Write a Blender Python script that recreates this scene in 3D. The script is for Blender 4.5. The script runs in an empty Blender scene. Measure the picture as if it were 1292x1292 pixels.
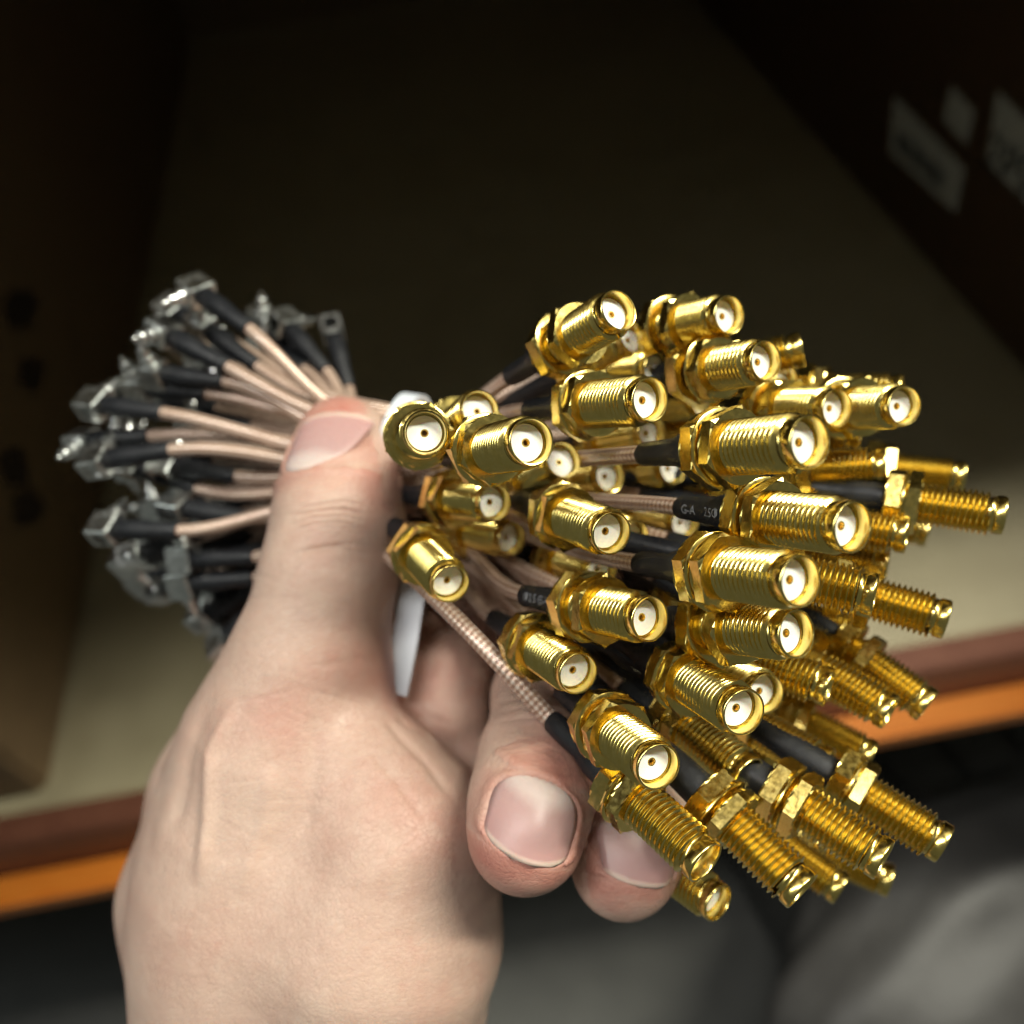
import bpy, bmesh, math, random
import numpy as np
from mathutils import Vector, Matrix

random.seed(7)
RNG = np.random.RandomState(7)
sc = bpy.context.scene
COL = sc.collection

# ------------------------------------------------------------------ camera
F = 1042.0                       # focal length in photograph pixels (1292 wide)
XW = Vector((.9806, .1912, -.0441)); YW = Vector((-.1748, .7489, -.6391))
XW.normalize(); YW = (YW - XW * YW.dot(XW)).normalized(); ZW = XW.cross(YW)
ROT = Matrix((XW, YW, ZW))       # camera axes -> world axes
CAM = Vector((0, 0, 1.40))
DECK = 0.85

def ray(px, py):
    return ROT @ Vector(((px - 646) / F, -(py - 646) / F, -1.0))
def P(px, py, mm):               # a point of the place, metres
    return CAM + ray(px, py) * (mm / 1000.0)
def on_z(px, py, z):
    r = ray(px, py); return CAM + r * ((z - CAM.z) / r.z)
def on_x(px, py, x):
    r = ray(px, py); return CAM + r * ((x - CAM.x) / r.x)
def cdir(x, y, z):
    return (ROT @ Vector((x, y, z))).normalized()

cd = bpy.data.cameras.new('camera'); cam = bpy.data.objects.new('camera', cd); COL.objects.link(cam)
cd.sensor_width = 36; cd.lens = 36 * F / 1292; cd.clip_start = .005; cd.clip_end = 50
cam.matrix_world = Matrix.Translation(CAM) @ ROT.to_4x4()
cd.dof.use_dof = True; cd.dof.focus_distance = .097; cd.dof.aperture_fstop = 13.8
sc.camera = cam

# ------------------------------------------------------------------ light
w = bpy.data.worlds.new('World'); sc.world = w; w.use_nodes = True
bg = w.node_tree.nodes['Background']; bg.inputs[0].default_value = (.95, 1, .88, 1); bg.inputs[1].default_value = .092
def area(name, loc, target, sx, sy, power, col):
    l = bpy.data.lights.new(name, 'AREA'); l.shape = 'RECTANGLE'; l.size = sx; l.size_y = sy
    l.energy = power; l.color = col
    o = bpy.data.objects.new(name, l); COL.objects.link(o); o.location = loc
    z = (Vector(loc) - Vector(target)).normalized(); x = Vector((1, 0, 0)); x = (x - z * x.dot(z)).normalized(); y = z.cross(x)
    o.rotation_euler = Matrix((x, y, z)).transposed().to_euler()    # tubes run along the aisle
    return o
area('aisle_tube_light', (-.55, -.12, 2.85), (0, .1, 1.2), 1.2, .16, 18.5, (1, .97, .92))
area('aisle_tube_light', (1.1, .02, 2.85), (0.1, .1, 1.2), 1.2, .14, 58, (1, .97, .82))
area('aisle_tube_light', (-1.7, -.15, 2.5), (0, .1, 1.2), 1.0, .30, 12, (.90, 1, .96))
sc.view_settings.view_transform = 'Standard'; sc.view_settings.look = 'None'
sc.view_settings.exposure = 0; sc.view_settings.gamma = 1
sc.render.engine = 'CYCLES'
sc.cycles.max_bounces = 8; sc.cycles.glossy_bounces = 5; sc.cycles.use_adaptive_sampling = True; sc.cycles.adaptive_threshold = .015; sc.cycles.use_denoising = True
sc.cycles.sample_clamp_indirect = 2.5; sc.cycles.blur_glossy = .6; sc.cycles.denoising_input_passes = 'RGB'; sc.cycles.filter_width = 1.15

# ------------------------------------------------------------------ materials
def mat(name, col, rough=.5, metal=0, **kw):
    m = bpy.data.materials.new(name); m.use_nodes = True
    b = m.node_tree.nodes['Principled BSDF']
    b.inputs['Base Color'].default_value = (*col, 1); b.inputs['Roughness'].default_value = rough
    b.inputs['Metallic'].default_value = metal
    for k, v in kw.items(): b.inputs[k.replace('_', ' ')].default_value = v
    return m
def N(m, typ, **kw):
    n = m.node_tree.nodes.new(typ)
    for k, v in kw.items(): setattr(n, k, v)
    return n
def L(m, a, b): m.node_tree.links.new(a, b)
def bsdf(m): return m.node_tree.nodes['Principled BSDF']
def noise(m, scale, detail=4, coord='Object', rough=.55):
    tc = N(m, 'ShaderNodeTexCoord'); n = N(m, 'ShaderNodeTexNoise')
    n.inputs['Scale'].default_value = scale; n.inputs['Detail'].default_value = detail; n.inputs['Roughness'].default_value = rough
    L(m, tc.outputs[coord], n.inputs['Vector']); return n
def ramp(m, src, stops):
    r = N(m, 'ShaderNodeValToRGB'); el = r.color_ramp.elements
    while len(el) < len(stops): el.new(.5)
    for e, (p, c) in zip(el, stops): e.position = p; e.color = (*c, 1) if len(c) == 3 else c
    L(m, src, r.inputs[0]); return r
def math_(m, op, a, b=None):
    n = N(m, 'ShaderNodeMath', operation=op)
    for i, v in enumerate((a, b)):
        if v is None: continue
        if isinstance(v, (int, float)): n.inputs[i].default_value = v
        else: L(m, v, n.inputs[i])
    return n.outputs[0]
def bump(m, h, dist, strength=1, chain=None):
    b = N(m, 'ShaderNodeBump'); b.inputs['Distance'].default_value = dist; b.inputs['Strength'].default_value = strength
    L(m, h, b.inputs['Height'])
    if chain: L(m, chain.outputs[0], b.inputs['Normal'])
    L(m, b.outputs[0], bsdf(m).inputs['Normal']); return b

def gold_mat():
    m = mat('gold_plate', (.92, .76, .27), .2, 1)
    n = noise(m, 600, 3); r = ramp(m, n.outputs[0], [(.3, (.83, .63, .17)), (.7, (.90, .72, .245))])
    L(m, r.outputs[0], bsdf(m).inputs['Base Color'])
    n2 = noise(m, 1500, 3); rr = ramp(m, n2.outputs[0], [(.3, (.14,) * 3), (.75, (.27,) * 3)])
    L(m, rr.outputs[0], bsdf(m).inputs['Roughness'])
    # fine machining marks
    tc = N(m, 'ShaderNodeTexCoord'); mp = N(m, 'ShaderNodeMapping'); mp.inputs['Scale'].default_value = (300, 300, 9000)
    L(m, tc.outputs['Object'], mp.inputs[0]); n3 = N(m, 'ShaderNodeTexNoise'); n3.inputs['Scale'].default_value = 1
    L(m, mp.outputs[0], n3.inputs['Vector']); bump(m, n3.outputs[0], .00001, .35)
    return m
GOLD = gold_mat()
PIN = mat('gold_contact', (.86, .66, .26), .3, 1)
PTFE = mat('white_insulator', (.86, .86, .84), .45, 0, Subsurface_Weight=.2, Subsurface_Scale=.001)
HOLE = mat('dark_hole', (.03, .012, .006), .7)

def shrink_mat():
    m = mat('black_heat_shrink', (.009, .010, .0125), .42, 0, Specular_IOR_Level=.4)
    n = noise(m, 900, 4); bump(m, n.outputs[0], .00012, .5)
    rr = ramp(m, noise(m, 250, 3).outputs[0], [(.3, (.40,) * 3), (.7, (.58,) * 3)])
    L(m, rr.outputs[0], bsdf(m).inputs['Roughness']); return m
SHRINK = shrink_mat()
PRINT = mat('grey_print', (.22, .23, .25), .6)

def braid_mat():
    m = mat('braided_jacket', (.6, .4, .3), .3)
    uv = N(m, 'ShaderNodeUVMap'); sp = N(m, 'ShaderNodeSeparateXYZ'); L(m, uv.outputs[0], sp.inputs[0])
    u, v = sp.outputs[0], sp.outputs[1]
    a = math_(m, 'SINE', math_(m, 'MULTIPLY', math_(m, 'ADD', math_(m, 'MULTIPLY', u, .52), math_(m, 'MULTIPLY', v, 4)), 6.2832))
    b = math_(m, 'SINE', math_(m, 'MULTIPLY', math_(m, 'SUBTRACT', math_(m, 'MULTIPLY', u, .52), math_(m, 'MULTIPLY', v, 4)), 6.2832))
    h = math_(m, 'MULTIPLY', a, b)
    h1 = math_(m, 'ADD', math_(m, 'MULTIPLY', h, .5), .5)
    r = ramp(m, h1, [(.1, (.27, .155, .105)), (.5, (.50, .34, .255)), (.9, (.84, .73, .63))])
    n = noise(m, 160, 3); mx = N(m, 'ShaderNodeMixRGB', blend_type='MULTIPLY'); mx.inputs[0].default_value = .6
    r2 = ramp(m, n.outputs[0], [(.3, (.75, .66, .60)), (.7, (1, 1, 1))])
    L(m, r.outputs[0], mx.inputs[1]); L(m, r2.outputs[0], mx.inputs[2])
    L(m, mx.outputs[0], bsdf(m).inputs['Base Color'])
    bsdf(m).inputs['Metallic'].default_value = .25
    bsdf(m).inputs['Coat Weight'].default_value = .6; bsdf(m).inputs['Coat Roughness'].default_value = .12
    bump(m, h1, .00012, .6); return m
BRAID = braid_mat()

def silver_mat():
    m = mat('nickel_plate', (.76, .78, .77), .3, 1)
    rr = ramp(m, noise(m, 500, 3).outputs[0], [(.3, (.18,) * 3), (.7, (.38,) * 3)])
    L(m, rr.outputs[0], bsdf(m).inputs['Roughness']); return m
SILVER = silver_mat()
TIE = mat('white_tie', (.60, .64, .70), .4)

def skin_mat():
    m = mat('skin', (.6, .42, .33), .48)
    b = bsdf(m); b.inputs['Subsurface Weight'].default_value = .22; b.inputs['Subsurface Scale'].default_value = .0035
    b.inputs['Subsurface Radius'].default_value = (1, .38, .2)
    at = N(m, 'ShaderNodeAttribute', attribute_name='blush')
    n = noise(m, 70, 5); n2 = noise(m, 420, 4)
    s = math_(m, 'ADD', math_(m, 'MULTIPLY', n.outputs[0], .60), math_(m, 'MULTIPLY', n2.outputs[0], .32))
    s = math_(m, 'ADD', math_(m, 'SUBTRACT', s, .04), math_(m, 'MULTIPLY', at.outputs['Fac'], .55))
    r = ramp(m, s, [(.22, (.55, .41, .33)), (.5, (.49, .33, .262)), (.78, (.46, .23, .18)), (1, (.41, .155, .12))])
    L(m, r.outputs[0], b.inputs['Base Color'])
    tc = N(m, 'ShaderNodeTexCoord'); vo = N(m, 'ShaderNodeTexVoronoi', feature='DISTANCE_TO_EDGE'); vo.inputs['Scale'].default_value = 1150
    nz = noise(m, 300, 2); mixv = N(m, 'ShaderNodeMixRGB'); mixv.inputs[0].default_value = .004
    L(m, tc.outputs['Object'], mixv.inputs[1]); L(m, nz.outputs['Color'], mixv.inputs[2]); L(m, mixv.outputs[0], vo.inputs['Vector'])
    rr = ramp(m, vo.outputs['Distance'], [(0, (0,) * 3), (.12, (1,) * 3)])
    b1 = bump(m, rr.outputs[0], .00007, .6)
    b2 = bump(m, noise(m, 260, 5).outputs[0], .0006, .35, b1)
    return m
SKIN = skin_mat()

def nail_mat():
    m = mat('nail', (.7, .42, .40), .4)
    b = bsdf(m); b.inputs['Subsurface Weight'].default_value = .2; b.inputs['Subsurface Scale'].default_value = .002
    uv = N(m, 'ShaderNodeUVMap'); sp = N(m, 'ShaderNodeSeparateXYZ'); L(m, uv.outputs[0], sp.inputs[0])
    # v runs from the root (0) to the free edge (1); the pale moon is curved
    du = math_(m, 'SUBTRACT', sp.outputs[0], .5); q = math_(m, 'MULTIPLY', math_(m, 'MULTIPLY', du, du), .55)
    s = math_(m, 'ADD', sp.outputs[1], q)
    s = math_(m, 'ADD', s, math_(m, 'MULTIPLY', math_(m, 'SUBTRACT', noise(m, 300, 3).outputs[0], .5), .05))
    r = ramp(m, s, [(0, (.56, .46, .42)), (.22, (.54, .43, .40)), (.38, (.43, .275, .26)), (.91, (.44, .255, .24)), (.955, (.62, .45, .38)), (1, (.64, .50, .42))])
    L(m, r.outputs[0], b.inputs['Base Color']); return m
NAIL = nail_mat()

def board_mat(name, c0, c1, c2, scale=30, rough=.65, bmp=.0008):
    m = mat(name, c1, rough)
    n = noise(m, scale, 6); n2 = noise(m, scale * .08, 3)
    s = math_(m, 'ADD', math_(m, 'MULTIPLY', n.outputs[0], .4), math_(m, 'MULTIPLY', n2.outputs[0], .6))
    r = ramp(m, s, [(.3, c0), (.5, c1), (.7, c2)]); L(m, r.outputs[0], bsdf(m).inputs['Base Color'])
    bump(m, n.outputs[0], bmp, .4); return m
DECKM = board_mat('particle_board', (.44, .38, .24), (.62, .55, .36), (.74, .67, .47), 22)
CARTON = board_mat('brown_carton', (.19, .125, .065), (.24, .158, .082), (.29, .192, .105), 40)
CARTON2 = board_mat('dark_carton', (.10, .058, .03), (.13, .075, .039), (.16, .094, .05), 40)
ORANGE = board_mat('orange_paint', (.66, .19, .02), (.74, .23, .03), (.78, .26, .035), 60, .4, .0002)
LIP_SHADE = board_mat('painted_lip_shade', (.17, .062, .038), (.22, .085, .052), (.28, .115, .07), 60, .5, .0003)  # shade on the beam's upright lip, put into its colour
LABEL = mat('label_paper', (.86, .89, .88), .6)
INK = mat('ink', (.03, .033, .036), .7)
STAIN = mat('dark_print', (.05, .035, .025), .8)
GREY = board_mat('dark_grey_plastic', (.035, .036, .036), (.05, .05, .05), (.07, .07, .068), 30, .5)
BAG = board_mat('grey_bag', (.045, .043, .042), (.065, .062, .06), (.10, .098, .096), 18, .5, .004)
CONC = board_mat('concrete', (.10, .10, .095), (.14, .14, .13), (.18, .18, .165), 12, .8)

# ------------------------------------------------------------------ mesh helpers
def mesh(name, verts, faces, m=None, smooth=False, uvs=None):
    me = bpy.data.meshes.new(name); me.from_pydata([tuple(v) for v in verts], [], faces)
    if m: me.materials.append(m)
    if smooth: me.polygons.foreach_set('use_smooth', [True] * len(me.polygons))
    if uvs is not None:
        ul = me.uv_layers.new(name='UVMap')
        for i, lp in enumerate(me.loops): ul.data[i].uv = uvs[lp.vertex_index]
    me.update(); return me
def put(name, me, parent=None, mtx=None):
    o = bpy.data.objects.new(name, me); COL.objects.link(o)
    if parent: o.parent = parent
    if mtx is not None: o.matrix_local = mtx
    return o
def tag(o, label=None, cat=None, group=None, kind=None):
    for k, v in (('label', label), ('category', cat), ('group', group), ('kind', kind)):
        if v: o[k] = v
    return o
def empty(name, loc):
    o = bpy.data.objects.new(name, None); COL.objects.link(o); o.location = loc; o.empty_display_size = .01; return o
def box_mesh(name, x0, x1, y0, y1, z0, z1, m, bev=0):
    bm = bmesh.new(); bmesh.ops.create_cube(bm, size=1)
    for v in bm.verts:
        v.co = Vector(((x0 + x1) / 2 + v.co.x * (x1 - x0), (y0 + y1) / 2 + v.co.y * (y1 - y0), (z0 + z1) / 2 + v.co.z * (z1 - z0)))
    if bev: bmesh.ops.bevel(bm, geom=bm.edges[:], offset=bev, segments=2, affect='EDGES')
    me = bpy.data.meshes.new(name); bm.to_mesh(me); bm.free(); me.materials.append(m); return me
def lathe(name, prof, seg, m, smooth=True, radius=None):
    """prof: list of (r, z) in mm; returns a mesh in metres about the z axis"""
    vs, fs = [], []
    for i, (r, z) in enumerate(prof):
        for k in range(seg):
            a = 2 * math.pi * k / seg; rr = radius(i, r, a) if radius else r
            vs.append((rr * math.cos(a) / 1e3, rr * math.sin(a) / 1e3, z / 1e3))
    for i in range(len(prof) - 1):
        for k in range(seg):
            k2 = (k + 1) % seg; fs.append((i * seg + k, i * seg + k2, (i + 1) * seg + k2, (i + 1) * seg + k))
    return mesh(name, vs, fs, m, smooth)
def sharp(me, ang=35):
    try:
        me.set_sharp_from_angle(angle=math.radians(ang))
    except Exception: pass
    return me
def text_mesh(name, body, size, m):
    c = bpy.data.curves.new(name, 'FONT'); c.body = body; c.size = size; c.align_x = 'CENTER'; c.align_y = 'CENTER'; c.resolution_u = 3
    o = bpy.data.objects.new(name, c); COL.objects.link(o)
    dg = bpy.context.evaluated_depsgraph_get(); me = bpy.data.meshes.new_from_object(o.evaluated_get(dg))
    bpy.data.objects.remove(o); me.materials.clear(); me.materials.append(m); return me

# ------------------------------------------------------------------ the setting
def struct(name, me, label=None):
    o = put(name, me); o['kind'] = 'structure'; return o
y_front = on_z(646, 908, DECK).y
deck = struct('shelf_deck', box_mesh('shelf_deck', -1.3, 1.5, y_front, 2.4, DECK - .02, DECK, DECKM, .002))
deck.rotation_euler.z = math.radians(-1.1)
tag(deck, 'tan particle board shelf deck behind the hand', kind='structure')
floor_ = struct('floor', box_mesh('floor', -3, 3, -2, 4, -.05, 0, CONC))

# orange pallet rack beam: orange ledge, upright lip coloured brown to stand for shade
beam = empty('rack_beam', (0, y_front, DECK)); tag(beam, 'orange steel rack beam with lip coloured brown for shade along the shelf front', 'rack beam')
put('lip', box_mesh('lip', -1.5, 1.7, -.022, -.001, -.051, .002, LIP_SHADE, .002), beam)
put('ledge', box_mesh('ledge', -1.5, 1.7, -.045, -.023, -.061, -.049, ORANGE, .003), beam)
put('front_face', box_mesh('front_face', -1.5, 1.7, -.043, -.036, -.075, -.0615, ORANGE, .002), beam)

beam.rotation_euler.z = math.radians(-1.1)
# carton on the right with labels
xr = (on_z(1020, 165, DECK).x + on_z(1292, 470, DECK).x) / 2
rc = empty('carton', (xr + .25, .9, DECK)); tag(rc, 'dark brown carton with white shipping labels, on the right of the deck', 'carton', 'cartons on the shelf')
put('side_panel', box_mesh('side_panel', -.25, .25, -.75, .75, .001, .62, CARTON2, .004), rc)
def on_carton(px, py):
    p = on_x(px, py, xr - .0012); return p - rc.location
def label_quad(pts, name='shipping_label'):
    vs = [on_carton(*p) for p in pts]
    vs = vs + [v + Vector((.001, 0, 0)) for v in vs]
    return mesh(name, vs, [(0, 1, 2, 3), (7, 6, 5, 4), (0, 4, 5, 1), (1, 5, 6, 2), (2, 6, 7, 3), (3, 7, 4, 0)], LABEL)
la = put('shipping_label', label_quad([(1122, 192), (1204, 268), (1216, 212), (1128, 120)]), rc)
lb = put('shipping_label', label_quad([(1245, 205), (1330, 290), (1345, 200), (1258, 115)]), rc)
lcq = put('shipping_label', label_quad([(1190, 150), (1218, 182), (1228, 140), (1200, 108)]), rc)
def ink(pts, parent, name, lift):
    vs = [on_carton(*p) - Vector((lift, 0, 0)) for p in pts]
    return put(name, mesh(name, vs, [(0, 1, 2, 3)], INK), parent)
for k in range(9):   # smudged bar code on the left label
    t0 = k / 9; t1 = t0 + (.055 if k % 3 else .085)
    a = Vector((1133, 190)); b = Vector((1192, 245)); up = Vector((2, -26))
    p0 = a.lerp(b, t0); p1 = a.lerp(b, t1)
    ink([tuple(p0), tuple(p1), tuple(p1 + up), tuple(p0 + up)], la, 'bar', .0008)
tm = text_mesh('lettering', '2PW', .048, INK)
o = put('lettering', tm, lb)
o.matrix_local = Matrix.Translation(on_carton(1283, 222) - Vector((.0008, 0, 0))) @ Matrix(((0, 0, -1), (-1, 0, 0), (0, 1, 0))).to_4x4()

# carton on the left, with dark printed marks
xl = (on_z(100, 800, DECK).x + on_z(62, 1010, DECK).x) / 2
lc = empty('carton', (xl - .25, .9, DECK)); tag(lc, 'plain brown carton with dark printed marks, at the left edge of the deck', 'carton', 'cartons on the shelf')
put('side_panel', box_mesh('side_panel', -.25, .25, y_front - .9 + .018, .75, .001, .60, CARTON, .004), lc)
for (px, py, s) in [(25, 390, 26), (40, 470, 20), (18, 590, 24), (35, 640, 22)]:
    pts = []
    for k in range(14):
        a = k / 14 * 6.2832; r = s * random.uniform(.65, 1.1)
        p = on_x(px + r * math.cos(a), py + r * 1.3 * math.sin(a), xl + .0008); pts.append(p - lc.location)
    put('printed_mark', mesh('printed_mark', pts, [tuple(range(14))], STAIN), lc)
# cartons at the back of the bay and an unseen one added above to shade the deck
bc = empty('carton', (.05, 1.95, DECK)); tag(bc, 'large brown carton standing across the dark back of the shelf', 'carton', 'cartons on the shelf')
put('front_panel', box_mesh('front_panel', -.62, .60, -.25, .25, .001, .6, CARTON, .004), bc)
ush = struct('upper_shelf_deck', box_mesh('upper_shelf_deck', -1.3, 1.5, .40, 2.4, 1.53, 1.55, DECKM, .002))
uc = empty('carton', (0, 0, 1.551)); tag(uc, 'unseen long carton added on the shelf above to shade the deck', 'carton', 'cartons on the shelf')
ucb = box_mesh('body', -1.3, 1.3, 0, .6, 0, .3, CARTON, .004); ub = put('body', ucb, uc)
uc.location = (.0, .142, 1.551); uc.rotation_euler.z = math.radians(12.8)  # unseen carton, skewed to shape the shadow edge on the deck

# things on the lower level, seen below the beam
def lower_box(name, label, px, py, z, sx, sy, sz, m, rz, ribs=False):
    p = on_z(px, py, z); e = empty(name, p); e.rotation_euler.z = math.radians(rz); tag(e, label, 'crate')
    put('body', box_mesh('body', -sx / 2, sx / 2, -sy / 2, sy / 2, -sz, 0, m, .006), e)
    if ribs:
        for i in range(5):
            for j in range(4):
                put('top_panel', PANEL, e, Matrix.Translation((-sx / 2 + (i + .5) * sx / 5, -sy / 2 + (j + .5) * sy / 4, .004)))
    return e
PANEL = box_mesh('top_panel', -.035, .035, -.036, .036, -.004, .004, GREY, .003)
lower_box('storage_crate', 'dark grey crate with panelled lid below the rack beam', 1190, 1010, .32, .42, .34, .3, GREY, 12, True)
e = empty('grey_sack', on_z(1215, 1165, .35)); tag(e, 'pale grey sack lying below the rack beam at lower right', 'sack')
bm = bmesh.new(); bmesh.ops.create_icosphere(bm, subdivisions=4, radius=1)
for v in bm.verts:
    c = v.co.copy(); f = 1 + .06 * math.sin(5 * c.x + 3 * c.y) + .03 * math.sin(11 * c.y - 6 * c.z)
    v.co = Vector((c.x * .24 * f, c.y * .13 * f, c.z * .09 * f))
me = bpy.data.meshes.new('body'); bm.to_mesh(me); bm.free(); me.materials.append(BAG); me.polygons.foreach_set('use_smooth', [True] * len(me.polygons))
put('body', me, e); e.rotation_euler.z = .3
lower_box('storage_crate', 'plain dark grey crate below the rack beam at lower left', 90, 1230, .30, .5, .4, .28, GREY, -6)

# ------------------------------------------------------------------ the hand
def sdf_build():
    def pt(px, py, mm): return np.array(P(px, py, mm)) * 1000
    h = .8
    prims = []   # (group, a, ra, b, rb)
    def chain(g, pts, k):
        prims.append((g, [(pt(*p[:3]), p[3]) for p in pts], k))
    chain('thumb', [(434, 562, 151, 9.0), (431, 610, 147, 10.1), (428, 655, 143, 10.9), (414, 730, 141, 11.1), (393, 830, 140, 12.8), (372, 920, 142, 17)], 3)
    chain('body', [(384, 890, 142, 14.0), (376, 985, 146, 20.0), (374, 1065, 148, 24.5), (378, 1160, 150, 27), (385, 1290, 152, 27), (405, 1480, 160, 27), (430, 1700, 172, 30)], 8)
    chain('thenar', [(470, 985, 134, 11), (500, 1060, 133, 15), (480, 1170, 134, 19), (450, 1300, 142, 20)], 5)
    chain('dorsal', [(315, 900, 172, 11), (285, 1000, 168, 13.5), (255, 1130, 165, 14.5), (280, 1330, 165, 16)], 6)
    chain('web', [(420, 930, 165, 15), (510, 1010, 160, 12), (530, 1090, 152, 12), (520, 1250, 152, 14)], 6)
    chain('index', [(330, 900, 190, 13), (430, 800, 205, 11.5), (590, 705, 198, 10.5), (578, 770, 170, 10.2), (548, 850, 156, 10), (556, 905, 150, 9)], 3)
    chain('middle', [(400, 980, 190, 13), (560, 900, 195, 11), (705, 810, 172, 10), (688, 880, 143, 8.8), (676, 960, 124, 8.2), (670, 1010, 117, 8.3), (663, 1052, 113, 8.0)], 3)
    chain('ring', [(440, 1060, 185, 13), (640, 1000, 190, 10.5), (850, 900, 168, 9.5), (815, 985, 138, 8.8), (793, 1060, 124, 8.1), (786, 1092, 121, 7.6)], 3)
    chain('fold', [(560, 930, 152, 7.5), (590, 985, 147, 7.5), (600, 1060, 150, 10)], 3)
    allp = np.array([p for _, c, _ in prims for p, r in c]); rad = 36
    lo = allp.min(0) - 12; hi = allp.max(0) + 12
    lo = np.minimum(lo, allp.min(0) - 12); hi[...] = hi
    # keep the forearm end inside the grid
    fa = pt(430, 1700, 172); lo = np.minimum(lo, fa - 36); hi = np.maximum(hi, fa + 36)
    fb = pt(385, 1290, 152); lo = np.minimum(lo, fb - 36); hi = np.maximum(hi, fb + 36)
    n = np.ceil((hi - lo) / h).astype(int) + 1
    ax = [lo[i] + h * np.arange(n[i]) for i in range(3)]
    BIG = 40.0
    def local(cpts):
        a = np.array([p for p, r in cpts]); m = max(r for p, r in cpts) + 14
        i0 = np.maximum(((a.min(0) - m - lo) / h).astype(int), 0); i1 = np.minimum(((a.max(0) + m - lo) / h).astype(int) + 1, n)
        return tuple(slice(i0[i], i1[i]) for i in range(3))
    def smin(a, b, k):
        q = np.clip(.5 + .5 * (b - a) / k, 0, 1); return b + (a - b) * q - k * q * (1 - q)
    def chain_sdf(cpts, sl, k):
        X = ax[0][sl[0]][:, None, None].astype(np.float32); Y = ax[1][sl[1]][None, :, None].astype(np.float32); Z = ax[2][sl[2]][None, None, :].astype(np.float32)
        out = None
        for (a, ra), (b, rb) in zip(cpts[:-1], cpts[1:]):
            ab = (b - a); l2 = float(ab @ ab)
            t = ((X - a[0]) * ab[0] + (Y - a[1]) * ab[1] + (Z - a[2]) * ab[2]) / l2
            t = np.clip(t, 0, 1).astype(np.float32)
            d = np.sqrt((X - a[0] - t * ab[0]) ** 2 + (Y - a[1] - t * ab[1]) ** 2 + (Z - a[2] - t * ab[2]) ** 2) - (ra + (rb - ra) * t)
            d = d.astype(np.float32)
            out = d if out is None else smin(out, d, k)
        return out
    Fd = np.full(tuple(n), BIG, np.float32)
    kk = {'thumb': 6, 'body': 10, 'thenar': 6, 'dorsal': 9, 'web': 5, 'index': 2.0, 'middle': 1.2, 'ring': 1.2, 'fold': 2}
    for g in ('body', 'thumb', 'thenar', 'dorsal', 'web', 'fold', 'index', 'middle', 'ring'):
        for gg, c, k in prims:
            if gg != g: continue
            sl = local(c); d = chain_sdf(c, sl, k)
            Fd[sl] = np.where(Fd[sl] > 30, np.minimum(Fd[sl], d), smin(Fd[sl], d, kk[g])) if g != 'body' else np.minimum(Fd[sl], d)
    # surface nets
    s = Fd < 0
    c = [Fd[i:n[0] - 1 + i, j:n[1] - 1 + j, k:n[2] - 1 + k] for i in (0, 1) for j in (0, 1) for k in (0, 1)]
    cnt = sum((x < 0).astype(np.int8) for x in c); act = (cnt > 0) & (cnt < 8)
    idx = np.argwhere(act); corners = np.array([(i, j, k) for i in (0, 1) for j in (0, 1) for k in (0, 1)])
    vals = np.stack([x[act] for x in c], 1).astype(float)
    acc = np.zeros((len(idx), 3)); num = np.zeros(len(idx))
    for a in range(8):
        for b in range(a + 1, 8):
            if np.abs(corners[a] - corners[b]).sum() != 1: continue
            va, vb = vals[:, a], vals[:, b]; m = (va < 0) != (vb < 0)
            t = np.where(m, va / np.where(m, va - vb, 1), 0)
            acc += np.where(m[:, None], corners[a] + t[:, None] * (corners[b] - corners[a]), 0); num += m
    V = lo + h * (idx + acc / num[:, None])
    ids = np.full(act.shape, -1, np.int64); ids[act] = np.arange(len(idx))
    Fs = []
    for axis in range(3):
        o1, o2 = (axis + 1) % 3, (axis + 2) % 3
        A = np.take(s, range(0, n[axis] - 1), axis); B = np.take(s, range(1, n[axis]), axis)
        e = np.argwhere(A != B); e = e[(e[:, o1] > 0) & (e[:, o2] > 0) & (e[:, o1] < n[o1] - 1) & (e[:, o2] < n[o2] - 1)]
        inside = s[e[:, 0], e[:, 1], e[:, 2]]
        def cell(d1, d2):
            q = e.copy(); q[:, o1] -= d1; q[:, o2] -= d2; return ids[q[:, 0], q[:, 1], q[:, 2]]
        quad = np.stack([cell(1, 1), cell(0, 1), cell(0, 0), cell(1, 0)], 1)
        quad[~inside] = quad[~inside][:, ::-1]
        Fs.append(quad)
    return V, np.concatenate(Fs)

# pixel of the nail's centre, pointing direction in camera axes, tilt of the nail plate, width, length
NAILS = [('thumbnail', (394, 556), (.12, .88, -.46), (-.74, .20, .64), 10.6, 12.4),
         ('fingernail', (674, 1038), (-.36, -1, .12), (.08, .08, 1), 11.6, 9.8),
         ('fingernail', (822, 1076), (-.25, -1, .15), (.72, .10, .68), 8.6, 9.0)]
def nail_fit(co, nr, px, py, dep, spec):
    nm, (cx, cy), dd, nn, W, Lg = spec
    m = np.hypot(px - cx, py - cy) < 7; m &= dep < dep[m].min() + .006
    o = co[m].mean(0); n = np.array(cdir(*nn)); t = np.array(cdir(*dd)); t = t - n * (t @ n); t /= np.linalg.norm(t); s_ = np.cross(t, n)
    r = co - o; a, b, q = r @ s_, r @ t, r @ n
    ok = (np.abs(a) < W * .62) & (np.abs(b) < Lg * .6) & (np.abs(q) < 9) & ((nr @ n) > .25)
    def basis(a, b): return np.stack([np.ones_like(a), a, b, a * a, a * b, b * b], 1)
    cf = np.linalg.lstsq(basis(a[ok], b[ok]), q[ok], rcond=None)[0]
    return o, n, t, s_, lambda a, b: basis(np.atleast_1d(a), np.atleast_1d(b)) @ cf
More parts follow.
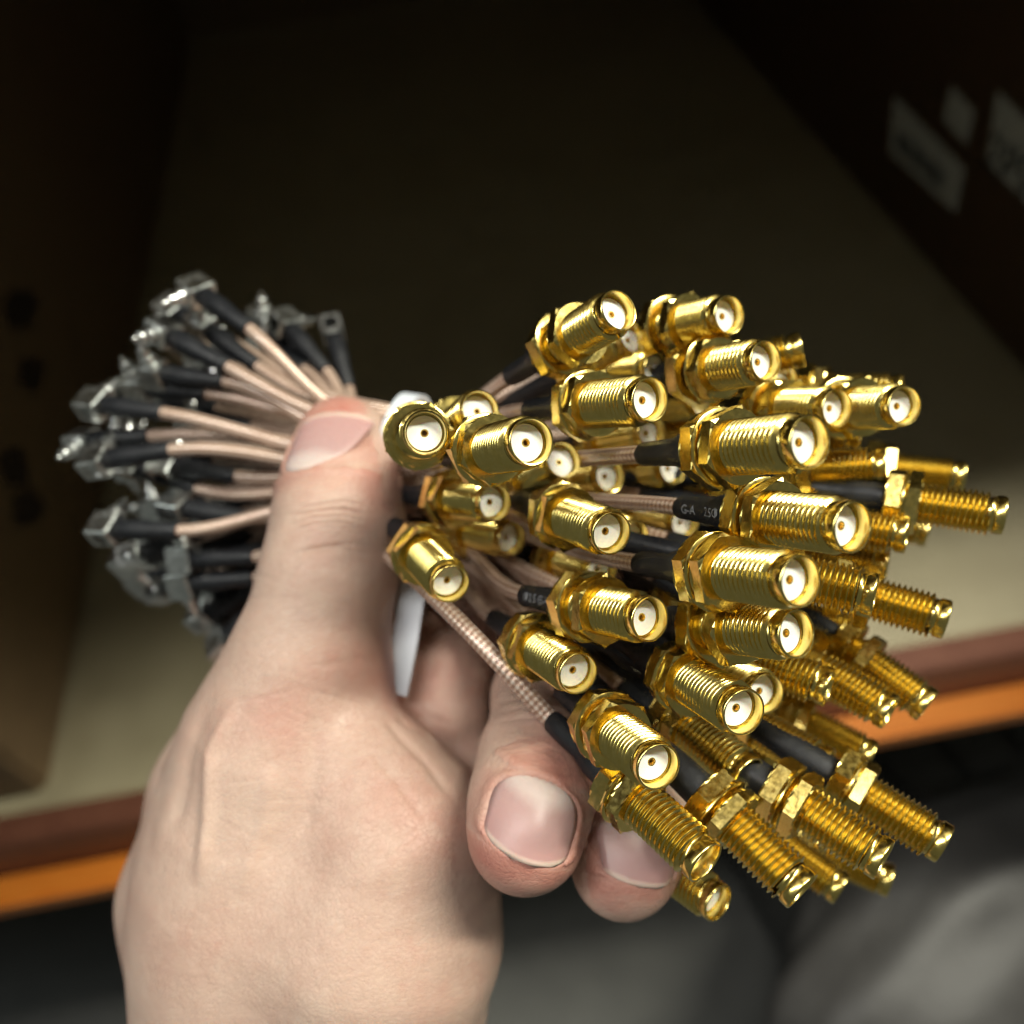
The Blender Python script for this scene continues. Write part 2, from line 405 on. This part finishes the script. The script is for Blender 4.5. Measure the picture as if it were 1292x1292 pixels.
def outline(v):   # half width at v in 0..1 (root to free edge)
    v = np.clip(v, 0, 1)
    return np.minimum(np.sqrt(np.clip(1 - (np.clip((.5 - v) / .5, 0, 1)) ** 2.6, 0, 1)), np.clip(1 - np.clip((v - .72) / .28, 0, 1) ** 3, 0, 1) ** .5)

def build_hand():
    V, Q = sdf_build()
    me = bpy.data.meshes.new('hand'); me.from_pydata((V / 1000).tolist(), [], Q.tolist()); me.update()
    tmp = bpy.data.objects.new('tmp', me); COL.objects.link(tmp)
    sm = tmp.modifiers.new('s', 'SMOOTH'); sm.iterations = 6; sm.factor = .5
    su = tmp.modifiers.new('u', 'SUBSURF'); su.levels = 1; su.render_levels = 1
    dg = bpy.context.evaluated_depsgraph_get(); me2 = bpy.data.meshes.new_from_object(tmp.evaluated_get(dg)); bpy.data.objects.remove(tmp)
    me2.name = 'hand'; nv = len(me2.vertices)
    co = np.empty(nv * 3); me2.vertices.foreach_get('co', co); co = co.reshape(-1, 3)
    nr = np.empty(nv * 3); me2.vertex_normals.foreach_get('vector', nr); nr = nr.reshape(-1, 3)
    Rm = np.array(ROT); lc_ = (co - np.array(CAM)) @ Rm     # camera axes
    dep = -lc_[:, 2]; px = 646 + F * lc_[:, 0] / dep; py = 646 - F * lc_[:, 1] / dep
    view = -(co - np.array(CAM)); view /= np.linalg.norm(view, axis=1)[:, None]
    front = (nr * view).sum(1) > .05
    disp = np.zeros(nv)
    def crease(pts, width, depth_mm, zmin=0, zmax=999):
        nonlocal disp
        pts = np.array(pts, float); best = np.full(nv, 1e9); tt = np.zeros(nv)
        for i in range(len(pts) - 1):
            a, b = pts[i], pts[i + 1]; ab = b - a
            t = np.clip(((px - a[0]) * ab[0] + (py - a[1]) * ab[1]) / (ab @ ab), 0, 1)
            d = np.hypot(px - a[0] - t * ab[0], py - a[1] - t * ab[1]); m = d < best
            best = np.where(m, d, best); tt = np.where(m, (i + t) / (len(pts) - 1), tt)
        fade = np.clip(np.minimum(tt, 1 - tt) * 5, 0, 1)
        ok = front & (dep * 1000 > zmin) & (dep * 1000 < zmax)
        disp += np.where(ok, -depth_mm * fade * np.exp(-(best / width) ** 2), 0)
    rr = random.Random(5)
    # folds over the thumb joint
    for k in range(9):
        y = 632 + k * 8.5 + rr.uniform(-2, 2); x0 = 352 + rr.uniform(0, 26); x1 = 495 - rr.uniform(0, 30); s = rr.uniform(-8, 4)
        crease([(x0, y + 10), (x0 + 40, y + s), ((x0 + x1) / 2 + 15, y + s - 3), (x1, y + 9)], 2.0, rr.uniform(.12, .34))
    for k in range(22):   # fine lines over the shaft of the thumb and the back of the hand
        x = rr.uniform(300, 470); y = rr.uniform(700, 1080); a = rr.uniform(-.5, .25); l = rr.uniform(25, 65)
        crease([(x - l, y + a * l), (x, y + rr.uniform(-4, 4)), (x + l, y - a * l)], rr.uniform(1.6, 2.6), rr.uniform(.03, .08))
    crease([(484, 905), (505, 930), (540, 965), (572, 1010)], 5, .4)
    crease([(460, 940), (500, 985), (540, 1040)], 5, .25)
    crease([(270, 880), (240, 940), (232, 1000), (215, 1060)], 9, .5)
    crease([(205, 960), (195, 1020), (180, 1080)], 9, .3)
    crease([(300, 880), (265, 950), (262, 1040), (250, 1120)], 9, -.8)
    crease([(345, 960), (335, 1040), (300, 1130)], 14, -.5)
    crease([(400, 900), (395, 980), (380, 1060)], 12, .35)
    crease([(498, 905), (530, 922), (562, 940)], 3, .7)
    crease([(500, 880), (535, 900), (575, 918)], 3, .35)
    for yy in (880, 892, 905): crease([(620, yy + 8), (660, yy), (720, yy + 6)], 2.2, .2)
    for k in range(5): crease([(612, 975 - k * 7), (660, 960 - k * 7), (728, 985 - k * 7)], 1.7, .12)
    # nail beds
    blush = np.zeros(nv); P3 = co * 1000
    fits = [nail_fit(P3, nr, px, py, dep, sp_) for sp_ in NAILS]
    for (nm, c, dd, nn, W, Lg), (o, n, t, s, hf) in zip(NAILS, fits):
        r = P3 - o; a = r @ s; b = r @ t; q = r @ n
        near = (np.abs(a) < W) & (np.abs(b) < Lg) & (np.abs(q) < 9) & ((nr @ n) > -.1)
        v = b / Lg + .5; hw = outline(v) * W / 2; d = np.where((v > 0) & (v < 1), np.abs(a) - hw, 9)
        d = np.where((v <= 0) | (v >= 1), np.maximum(np.abs(b) - Lg / 2, .6), d)
        inside = np.clip(.5 - d / .6, 0, 1); edge = np.exp(-((d - .7) / .55) ** 2)
        side = np.where(v > .90, .1, 1)
        disp += np.where(near, -.6 * inside + .34 * edge * side, 0)
        blush += np.where(near, .45 * np.exp(-(np.maximum(d, 0) / 3.5) ** 2), 0)
    for (x, y, r_, a_) in [(440, 850, 60, .45), (470, 620, 45, .5), (430, 505, 35, .45), (540, 850, 60, .5), (665, 1105, 70, .35), (500, 1010, 70, .25),
                           (345, 905, 50, .3), (560, 780, 50, .3), (790, 1100, 60, .5), (690, 950, 40, .5), (400, 660, 40, .2), (590, 1080, 40, .3)]:
        blush += np.where(front, a_ * np.exp(-((px - x) ** 2 + (py - y) ** 2) / r_ ** 2), 0)
    co = co + nr * (disp / 1000)[:, None]
    me2.vertices.foreach_set('co', co.ravel())
    at = me2.attributes.new('blush', 'FLOAT', 'POINT'); at.data.foreach_set('value', np.clip(blush, 0, 1).astype(np.float32))
    me2.materials.clear(); me2.materials.append(SKIN); me2.polygons.foreach_set('use_smooth', [True] * len(me2.polygons)); me2.update()
    hand = put('hand', me2); tag(hand, 'bare left hand gripping the cable bundle, thumb pressed on top', 'hand')
    for (nm, c, dd, nn, W, Lg), (o, n, t, s, hf) in zip(NAILS, fits):
        nu, nvv = 17, 19; vs, uv, fs = [], [], []
        for j in range(nvv):
            v = .006 + .988 * j / (nvv - 1); hw = max(float(outline(v)), .05) * W / 2
            for i in range(nu):
                u = -1 + 2 * i / (nu - 1); la = u * hw; lb = (v - .5) * Lg
                lz = float(hf(la, lb)[0]) - .10 - .18 * abs(u) ** 6 - .25 * max(0, .12 - v) / .12 + .25 * max(0, v - .8) / .2
                p = o + s * la + t * lb + n * lz
                vs.append(p / 1000); uv.append((.5 + .5 * u * hw / (W / 2), v))
        for j in range(nvv - 1):
            for i in range(nu - 1):
                a = j * nu + i; fs.append((a, a + 1, a + nu + 1, a + nu))
        nm_ = mesh(nm, vs, fs, NAIL, True, uv); no = put(nm, nm_, hand)
        md = no.modifiers.new('thickness', 'SOLIDIFY'); md.thickness = .0005; md.offset = 0
    return hand
hand = build_hand()

# ------------------------------------------------------------------ cable parts, modelled once (mouth at z = 0, body towards -z, mm)
def make_barrel():
    prof_front = [(2.41, -1.75), (2.42, -.25), (2.50, -.04), (2.64, 0), (2.74, -.08), (2.77, -.28), (2.77, -1.25), (2.70, -1.36), (2.50, -1.45), (2.50, -1.75), (2.6, -1.9)]
    seg = 40; pitch = .76; z0, z1 = -1.8, -13.0; per = 6; shape = [2.56, 2.74, 3.08, 3.18, 3.08, 2.74]
    bm_v, bm_f = [], []
    for (r, z) in prof_front:
        for k in range(seg):
            a = 2 * math.pi * k / seg; bm_v.append((r * math.cos(a) / 1e3, r * math.sin(a) / 1e3, z / 1e3))
    for i in range(len(prof_front) - 1):
        for k in range(seg):
            k2 = (k + 1) % seg; bm_f.append((i * seg + k, (i + 1) * seg + k, (i + 1) * seg + k2, i * seg + k2))
    turns = int((z0 - z1) / pitch) + 1; base = len(bm_v); rows = turns * per + 1
    for i in range(rows):
        for k in range(seg + 1):
            a = 2 * math.pi * k / seg; z = z0 - pitch * (i / per) - pitch * k / seg + pitch * .3
            r = shape[i % per] if z < z0 - .05 else 2.6
            z = max(min(z, z0), z1)
            bm_v.append((r * math.cos(a) / 1e3, r * math.sin(a) / 1e3, z / 1e3))
    for i in range(rows - 1):
        for k in range(seg):
            a = base + i * (seg + 1) + k; bm_f.append((a, a + seg + 1, a + seg + 2, a + 1))
    me = mesh('threaded_barrel', bm_v, bm_f, GOLD, True); return sharp(me, 50)
BARREL = make_barrel()
INSUL = sharp(lathe('insulator', [(.50, -1.65), (2.14, -1.65), (2.21, -1.72), (2.21, -3.0)], 32, PTFE), 40)
SHOULDER = sharp(lathe('bore_shoulder', [(2.28, -3.0), (2.28, -1.55), (2.41, -1.55)], 32, GOLD), 40)
CONTACT = sharp(lathe('contact_sleeve', [(.32, -3), (.32, -1.62), (.36, -1.57), (.47, -1.57), (.52, -1.63), (.52, -2.4)], 20, PIN), 40)
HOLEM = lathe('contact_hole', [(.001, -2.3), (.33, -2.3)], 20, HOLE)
def hexr(af):
    def f(a): 
        m = (a % (math.pi / 3)) - math.pi / 6; return af / 2 / math.cos(m)
    return f
def make_hex(name, af, z0, z1, bore, cham=.28):
    hx = hexr(af); c = af / 2 * 1.03
    def rad(i, r, a):
        if r == 'c': return c
        if r == 'h': return hx(a)
        if r == 'm': return min(hx(a), c + (hx(a) - c) * .55)
        return r
    prof = [(bore, z0), (bore, z0 - .02), ('c', z0 - .02), ('h', z0 - cham), ('h', z1 + cham), ('c', z1 + .02), (bore, z1 + .02), (bore, z1)]
    return lathe(name, prof, 36, GOLD, False, rad)
NUT = make_hex('hex_nut', 8.3, 1.05, -1.05, 2.75)
FLANGE = make_hex('hex_flange', 8.5, -13.4, -15.8, 2.3)
WASHER = sharp(lathe('lock_washer', [(3.1, .22), (4.5, .22), (4.75, .08), (4.75, -.12), (4.6, -.24), (3.1, -.24)], 36, GOLD), 40)
def shrink_prof(bulge):
    base = [(2.05, -15.75), (2.30, -15.85), (2.38, -16.4), (2.34, -19.5), (2.22, -20.4), (1.86, -21.4), (1.72, -22.6), (1.66, -26), (1.62, -28.6), (1.52, -28.75), (1.2, -28.75)]
    return base
SHRINKR = lathe('heat_shrink', shrink_prof(0), 24, SHRINK)
def shrink_variant(seed):
    rr = random.Random(seed); me = SHRINKR.copy()
    for v in me.vertices:
        a = math.atan2(v.co.y, v.co.x); f = 1 + .025 * math.sin(2 * a + seed + v.co.z * 900) + .02 * math.sin(3 * a - v.co.z * 1700 + seed * 2)
        v.co.x *= f; v.co.y *= f
    return me
SHRINKS = [shrink_variant(s) for s in range(5)]
SHRINK_LONG = SHRINKR.copy()
for v in SHRINK_LONG.vertices:
    if v.co.z < -.0195: v.co.z = -.0195 + (v.co.z + .0195) * 2.3
# angle plug: cable arrives along -z -> +z ; block beyond, plug to +x
SHRINKL = lathe('heat_shrink', [(1.2, .02), (1.55, .02), (1.66, -.2), (1.70, -6), (1.95, -7.2), (2.05, -9), (2.05, -13.2), (1.9, -13.6), (1.5, -13.6)], 20, SHRINK)
def block_mesh():
    me = box_mesh('plug_block', -.0029, .0029, -.0024, .0024, -.0194, -.0138, SILVER, .0004); return me
BLOCK = block_mesh()
_c = lathe('plug_pin', [(.01, 7.7), (.4, 7.7), (.5, 7.5), (.55, 6.5), (1.15, 6.3), (1.3, 6.0), (1.3, 4.5), (1.75, 4.4), (1.85, 4.1), (1.85, 3.0), (1.6, 2.5)], 20, SILVER)
for v in _c.vertices: v.co = Vector((v.co.z, v.co.y, -v.co.x - .0164))
PLUGPIN = sharp(_c, 40)
CAP = lathe('plug_cap', [(.001, .3), (1.6, .3), (1.75, .1), (1.75, -.2)], 20, SILVER)
for v in CAP.vertices: v.co = Vector((-v.co.z - .0026, v.co.y, v.co.x - .0164))

def frame(zdir, roll):
    q = zdir.to_track_quat('Z', 'Y').to_matrix().to_4x4(); return q @ Matrix.Rotation(roll, 4, 'Z')
def bez(p0, p1, p2, p3, n):
    out = []
    for i in range(n + 1):
        t = i / n; out.append(p0 * (1 - t) ** 3 + p1 * 3 * t * (1 - t) ** 2 + p2 * 3 * t * t * (1 - t) + p3 * t ** 3)
    return out
def tube(name, pts, r, seg, m):
    vs, fs, uv = [], [], []; nrm = None; ln = 0
    for i, p in enumerate(pts):
        t = (pts[min(i + 1, len(pts) - 1)] - pts[max(i - 1, 0)]).normalized()
        if nrm is None: nrm = t.orthogonal().normalized()
        nrm = (nrm - t * nrm.dot(t)).normalized(); bn = t.cross(nrm)
        if i: ln += (p - pts[i - 1]).length
        for k in range(seg + 1):
            a = 2 * math.pi * k / seg; vs.append(p + (nrm * math.cos(a) + bn * math.sin(a)) * r); uv.append((ln * 1000, k / seg))
    for i in range(len(pts) - 1):
        for k in range(seg):
            a = i * (seg + 1) + k; fs.append((a, a + 1, a + seg + 2, a + seg + 1))
    return mesh(name, vs, fs, m, True, uv)

# mouth x, y, flange back x, y, thread width (photograph pixels), label
R = [
 (781, 391, 690, 447, 54, 'coax cable whose gold connector is the topmost of the bundle, mouth up right'),
 (671, 557, 600, 571, 61, 'coax cable with gold connector in front, mouth towards viewer, second right of the thumb'),
 (821, 504, 718, 513, 57, 'coax cable whose gold connector sits directly below the topmost one, white core showing'),
 (537, 546, 524, 551, 56, 'coax cable whose gold connector faces the viewer head on, touching the thumb'),
 (606, 516, 566, 546, 49, 'coax cable with blurred gold connector behind, between the head on one and its right neighbour'),
 (711, 580, 656, 612, 47, 'coax cable whose gold mouth peeps out low behind the second connector from the thumb'),
 (625, 634, 553, 628, 47, 'coax cable with dull gold connector just right of the thumb joint, tucked in shade'),
 (646, 680, 572, 665, 42, 'coax cable with small gold connector, lowest of the shaded pair beside the thumb'),
 (569, 737, 521, 688, 50, 'coax cable whose gold connector hangs down beside the thumb, above the long bare cable'),
 (772, 673, 693, 645, 55, 'coax cable with gold connector mid bundle, pointing right under the bare tan cables'),
 (801, 679, 722, 652, 44, 'coax cable whose gold rim shows just behind the mid bundle connector'),
 (831, 467, 752, 470, 45, 'coax cable whose connector mouth peeks over the one below the topmost connector'),
 (823, 545, 742, 560, 44, 'coax cable whose connector mouth peeks out beneath the one below the topmost connector'),
 (921, 397, 823, 417, 49, 'coax cable with gold connector second from the top, right of the topmost one'),
 (967, 455, 857, 473, 52, 'coax cable with gold connector in the third row from the top, narrow white core'),
 (1012, 440, 925, 462, 44, 'coax cable with blurred connector tip behind the third row one, upper right'),
 (1057, 515, 953, 515, 49, 'coax cable with gold connector above the largest connector, mouth to the right'),
 (1142, 512, 1040, 516, 50, 'coax cable with gold connector at the upper right corner of the bundle'),
 (1138, 494, 1045, 495, 43, 'coax cable whose threads show just behind the upper right corner connector'),
 (1023, 557, 879, 568, 68, 'coax cable with the largest, nearest gold connector, right of centre'),
 (1077, 665, 929, 648, 66, 'coax cable with printed black sleeve and side on gold connector below the largest one'),
 (1011, 733, 872, 718, 67, 'coax cable with big gold connector, third of the right of centre column'),
 (1118, 588, 1018, 593, 45, 'coax cable with amber gold threads right behind the largest connector'),
 (1216, 602, 1115, 592, 40, 'coax cable with slim side on connector against the pale deck at far right'),
 (1268, 651, 1150, 634, 48, 'coax cable whose gold connector reaches farthest right of all'),
 (1145, 675, 1058, 662, 47, 'coax cable with amber connector half hidden behind the side on printed sleeve one'),
 (1172, 672, 1095, 650, 38, 'coax cable with small connector under the farthest right one'),
 (1105, 750, 1000, 728, 54, 'coax cable with side on threads behind the third of the right of centre column'),
 (1195, 782, 1090, 752, 49, 'coax cable with gold connector pointing down right just above the rack beam'),
 (1006, 800, 872, 787, 62, 'coax cable with gold connector lowest of the right of centre column'),
 (939, 899, 842, 842, 60, 'coax cable with gold connector lower middle, big open nut, mouth down right'),
 (967, 876, 880, 835, 52, 'coax cable whose connector mouth hides behind the lower middle open nut one'),
 (831, 968, 749, 903, 60, 'coax cable with gold connector above the sleeves at lower centre, wide white mouth down'),
 (730, 850, 659, 804, 54, 'coax cable with gold connector above the fingertip, mouth down right with white core'),
 (821, 781, 715, 761, 58, 'coax cable with printed sleeve and gold connector in the centre of the bundle'),
 (945, 979, 862, 914, 51, 'coax cable with side on connector below the lower middle open nut one'),
 (891, 1089, 800, 1005, 58, 'coax cable with connector right of the fingernail, pointing down right'),
 (1013, 1125, 907, 1021, 57, 'coax cable with fat connector at the bottom, second from the fingers'),
 (907, 1140, 804, 1066, 48, 'coax cable with the lowest connector, beside the ring fingertip'),
 (1044, 967, 950, 915, 47, 'coax cable with amber connector over the black sleeve at lower right'),
 (1047, 868, 945, 830, 50, 'coax cable with connector pointing right, left of the pair before the rack beam'),
 (1124, 899, 1040, 850, 48, 'coax cable with connector before the orange beam, left one of the pair'),
 (1171, 891, 1085, 830, 46, 'coax cable with connector before the orange beam, right one of the pair'),
 (1116, 1086, 994, 1006, 55, 'coax cable with pale shiny nut and thick black sleeve at the lower right'),
 (1192, 1066, 1070, 990, 51, 'coax cable with the lower right outermost connector, two nuts visible'),
 (1124, 1112, 1028, 1070, 40, 'coax cable with small yellow green connector at the bottom right'),
 (1050, 825, 970, 790, 44, 'coax cable with dark connector deep behind the lowest of the right of centre column'),
 (1120, 715, 1035, 700, 44, 'coax cable with dim connector deep between the two right hand rows'),
 (800, 425, 715, 470, 44, 'coax cable with connector hidden directly behind the topmost one'),
 (865, 660, 790, 650, 42, 'coax cable with connector in the dark hollow left of the side on printed sleeve'),
 (905, 545, 830, 560, 42, 'coax cable with connector in shadow left of the largest one'),
]
DEEP = [(890, 505, 815, 515), (1085, 545, 1005, 550), (960, 610, 880, 612), (1160, 632, 1075, 622), (910, 760, 835, 748), (985, 690, 905, 680),
        (1090, 800, 1010, 780), (870, 830, 800, 800), (1000, 930, 925, 890), (900, 940, 830, 895), (960, 1040, 885, 985), (1060, 1010, 980, 965),
        (770, 600, 700, 612), (850, 590, 775, 600), (1090, 880, 1010, 850), (760, 720, 690, 705), (990, 480, 905, 490), (860, 1050, 790, 985), (1062, 1122, 980, 1062), (1100, 955, 1015, 912)]
DEEPWHERE = ['behind the third row connector from the top', 'under the connector at the upper right corner', 'just below the largest connector', 'above the farthest right connector', 'behind the third of the right of centre column, to its left', 'between the side on printed sleeve and the connector below it', 'just above the rack beam behind the lowest of the column', 'above the lower middle open nut connector', 'right of the lower middle open nut connector', 'left of the side on connector under the open nut one', 'above the fat bottom connector', 'between the pale shiny nut and the amber connector', 'beneath the second connector from the thumb', 'left of the largest connector under its sleeve', 'behind the pair before the orange beam', 'above the printed sleeve in the centre', 'just above the largest connector nut', 'above the connector right of the fingernail', 'between the fat bottom connector and the pale shiny nut', 'between the amber connector and the lower right outermost one']
R += [(a, b, c, d, 43 - (i % 3), 'coax cable hidden deep ' + DEEPWHERE[i]) for i, (a, b, c, d) in enumerate(DEEP)]
# left ends: outer end of the sleeve x, y, inner end x, y, depth at inner end
Lft = [(214, 423, 288, 463, 158), (272, 384, 315, 415, 156), (210, 473, 284, 481, 160), (137, 512, 206, 521, 157), (125, 556, 190, 550, 162),
       (129, 581, 216, 568, 154), (226, 589, 299, 601, 160), (230, 640, 315, 655, 158), (140, 667, 226, 670, 158), (180, 590, 249, 616, 164),
       (250, 705, 322, 703, 160), (240, 735, 322, 729, 163), (268, 420, 325, 462, 166), (185, 489, 262, 496, 164), (300, 700, 360, 690, 168),
       (375, 425, 412, 468, 174), (428, 448, 440, 490, 178), (345, 415, 392, 455, 180), (225, 395, 290, 430, 172), (270, 770, 330, 740, 172), (292, 800, 340, 752, 170), (285, 775, 345, 735, 176)]
KNOT = P(462, 598, 161); KAX = (P(330, 575, 163) - P(600, 620, 152)).normalized()
KAXR = (P(680, 640, 166) - KNOT).normalized()    # the bundle stays deep until it fans out
def make_slots(n):
    up = (cdir(0, 1, 0) - KAX * cdir(0, 1, 0).dot(KAX)).normalized(); sd = KAX.cross(up)
    pts = []; s = .00262
    for j in range(-9, 10):
        for i in range(-9, 10):
            a = (i + (j % 2) * .5) * s; b = j * s * .866; pts.append(((a / .0125) ** 2 + (b / .0085) ** 2, a, b))
    pts.sort(); return [(KNOT + up * a + sd * b) for _, a, b in pts[:n]], up, sd
SLOTS, UPV, SDV = make_slots(len(R))
# connectors seen from the side or slightly from behind: how much deeper the flange lies than the mouth, mm
AWAY = {(1012, 440): 3, (1118, 588): 4, (1216, 602): 4, (1268, 651): 5, (1145, 675): 4, (1172, 672): 4, (1105, 750): 4, (1195, 782): 4, (1013, 1125): 7,
        (1044, 967): 6, (1047, 868): 5, (1124, 899): 5, (1171, 891): 5, (1116, 1086): 7, (1192, 1066): 6, (1124, 1112): 5, (1138, 494): 5, (1085, 545): 4,
        (1160, 632): 4, (1090, 800): 4, (1090, 880): 4, (1060, 1010): 4, (1000, 930): 5, (1050, 825): 4, (1120, 715): 4, (945, 979): 8, (1062, 1122): 5, (1100, 955): 4, (891, 1089): 7.5}
rends = []
for (mx, my, bx, by, D, lab) in R:
    D *= 1.17; rt = math.hypot(mx - bx, my - by) / (2.49 * D); f_ = .90 if rt < .8 else .96
    bx = mx + (bx - mx) * f_; by = my + (by - my) * f_
    dm = F * 6.32 / D; M = P(mx, my, dm)
    if (mx, my) in AWAY:
        B = P(bx, by, dm + AWAY[(mx, my)]); rends.append((M, (M - B).normalized())); continue
    best = None
    for k in range(200):      # depth of the flange so that the connector is 15.8 mm long
        db = dm + k * .1; B = P(bx, by, db); e = abs((M - B).length - .0158)
        if best is None or e < best[0]: best = (e, B)
    ax_ = (M - best[1]).normalized(); rends.append((M, ax_))
lends = []
for (ox, oy, ix, iy, d) in Lft:
    I = P(ix, iy, d); O = P(ox, oy, d + 4); lends.append((I, (O - I).normalized()))
k = 0
while len(lends) < len(R):
    a = random.uniform(0, 6.2832); q = math.sqrt(random.uniform(.12, 1))
    ox = 245 + 95 * q * math.cos(a) + (45 if math.sin(a) < -.4 else 0); oy = 595 + 185 * q * math.sin(a); d = random.uniform(168, 192)
    O = P(ox, oy, d + 3); T = P(440 + random.uniform(-20, 20), 560 + .35 * (oy - 560) + random.uniform(-20, 20), 164); dr = (O - T).normalized(); I = O - dr * .0138
    lends.append((I, dr))
def assign(ends, scale):
    n = len(SLOTS); cen = sum((e[0] for e in ends), Vector()) / n
    uv = [((e[0] - cen).dot(UPV), (e[0] - cen).dot(SDV)) for e in ends]; su = [((s - KNOT).dot(UPV), (s - KNOT).dot(SDV)) for s in SLOTS]
    mu = max(abs(a) for a, b in uv); mv = max(abs(b) for a, b in uv)
    uv = [(a / mu * .0125, b / mv * .0085) for a, b in uv]
    perm = list(range(n)); cost = lambda i, j: (uv[i][0] - su[j][0]) ** 2 + (uv[i][1] - su[j][1]) ** 2
    for it in range(30):
        ch = False
        for i in range(n):
            for j in range(i + 1, n):
                if cost(i, perm[j]) + cost(j, perm[i]) < cost(i, perm[i]) + cost(j, perm[j]) - 1e-12: perm[i], perm[j] = perm[j], perm[i]; ch = True
        if not ch: break
    return perm
pr = assign(rends, 1); pl = assign(lends, 1); inv = {s: i for i, s in enumerate(pl)}

PRINTS = {20: ('G-A    2.5\u03a6)', 1.4), 34: ('\u03a62.5 (E5-K5', 2.2)}
def wrapped_text(body, ang):
    me = text_mesh('print', body, .0017, PRINT); bm = bmesh.new(); bm.from_mesh(me)
    bmesh.ops.triangulate(bm, faces=bm.faces[:]); bmesh.ops.subdivide_edges(bm, edges=[e for e in bm.edges if e.calc_length() > .0004], cuts=1)
    prof = [(-v, r) for r, v in shrink_prof(0)][1:-2]
    for v in bm.verts:
        z = -.0222 + v.co.x; rr = np.interp(-z * 1e3, [p[0] for p in prof], [p[1] for p in prof]) / 1e3 + .00007
        a = ang - v.co.y / rr; v.co = Vector((rr * math.cos(a), rr * math.sin(a), z))
    bm.to_mesh(me); bm.free(); return me

for i, (M, ax_) in enumerate(rends):
    slot = pr[i]; S = SLOTS[slot]; li = inv[slot]; I, dl = lends[li]
    root = empty('coaxial_cable', S); tag(root, R[i][5], 'cable', 'coax cables gripped in the hand')
    T = Matrix.Translation(-S)
    roll = random.uniform(0, 6.28); fm = T @ Matrix.Translation(M) @ frame(ax_, roll)
    b = put('connector', BARREL, root, fm)
    put('bore_shoulder', SHOULDER, b); put('insulator', INSUL, b); c = put('contact_sleeve', CONTACT, b); put('contact_hole', HOLEM, b)
    nz = random.choice([-12.0, -11.9, -11.7, -11.4, -10.6, -9.6]) ; 
    put('hex_nut', NUT, b, Matrix.Translation((0, 0, nz / 1e3)) @ Matrix.Rotation(random.uniform(0, 1.05), 4, 'Z'))
    wz = min(-13.1, nz - 1.3) if random.random() < .7 else nz - 1.32
    put('lock_washer', WASHER, b, Matrix.Translation((0, 0, wz / 1e3)) @ Matrix.Rotation(random.uniform(-.04, .04), 4, 'X'))
    put('hex_flange', FLANGE, b)
    deep = i not in (0, 1, 2, 3, 8, 9, 13, 19, 20, 21, 32, 33, 34, 36, 24, 42)
    sh = put('heat_shrink', SHRINK_LONG if deep else SHRINKS[i % 5], root, fm)
    if i in PRINTS:
        # print on the side that faces the viewer
        v = (fm.inverted() @ (CAM - S)); put('print', wrapped_text(PRINTS[i][0], math.atan2(v.y, v.x) + .15), sh)
    E = M - ax_ * (.0400 if deep else .0282)
    d1 = (S - E).length; d2 = (I - S).length
    p = bez(E, E - ax_ * min(.022, d1 * .4), S + KAXR * d1 * .45, S, 26)
    p2 = bez(S, S + KAX * d2 * .38, I - dl * min(.02, d2 * .35), I + dl * .001, 22)
    if i == 36: p = bez(E, E - ax_ * .004, P(568, 752, 112), S, 26)     # the bare cable running down over the fingers
    pts = [q - S for q in p + p2[1:]]
    put('jacket', tube('jacket', pts, .00125, 12, BRAID), root)
    # sleeve and angle plug; local -z runs outward
    roll2 = random.uniform(0, 6.28) if li not in (5, 8, 3) else 0
    lf = T @ Matrix.Translation(I) @ frame(-dl, roll2)
    put('heat_shrink', SHRINKL, root, lf)
    bk = put('angle_plug', BLOCK, root, lf); put('plug_pin', PLUGPIN, bk); put('plug_cap', CAP, bk)

# ------------------------------------------------------------------ white tie round the bundle
tie = empty('white_tie', P(508, 600, 156)); tag(tie, 'white plastic tie around the bundle behind the thumb', 'tie')
C0 = P(508, 605, 155); pts = []
def strap(name, path, wdir, wd, th):
    vs, fs = [], []
    for i, p in enumerate(path):
        t = (path[min(i + 1, len(path) - 1)] - path[max(i - 1, 0)]).normalized(); n = t.cross(wdir).normalized()
        for (a, b) in ((-1, -1), (1, -1), (1, 1), (-1, 1)): vs.append(p + wdir * a * wd / 2 + n * b * th / 2 - tie.location)
    for i in range(len(path) - 1):
        for k in range(4):
            k2 = (k + 1) % 4; fs.append((i * 4 + k, i * 4 + k2, i * 4 + 4 + k2, i * 4 + 4 + k))
    fs += [(3, 2, 1, 0), tuple(len(vs) - 4 + j for j in range(4))]
    return put(name, mesh(name, vs, fs, TIE, False), tie)
ring = [C0 + UPV * .0158 * math.cos(a) + SDV * .0105 * math.sin(a) for a in [2 * math.pi * j / 48 for j in range(49)]]
strap('band', ring, KAX, .0036, .0008)
tail = bez(P(527, 690, 147), P(524, 740, 144), P(514, 800, 141), P(498, 875, 140), 14)
strap('tail', tail, KAX, .0046, .0009)
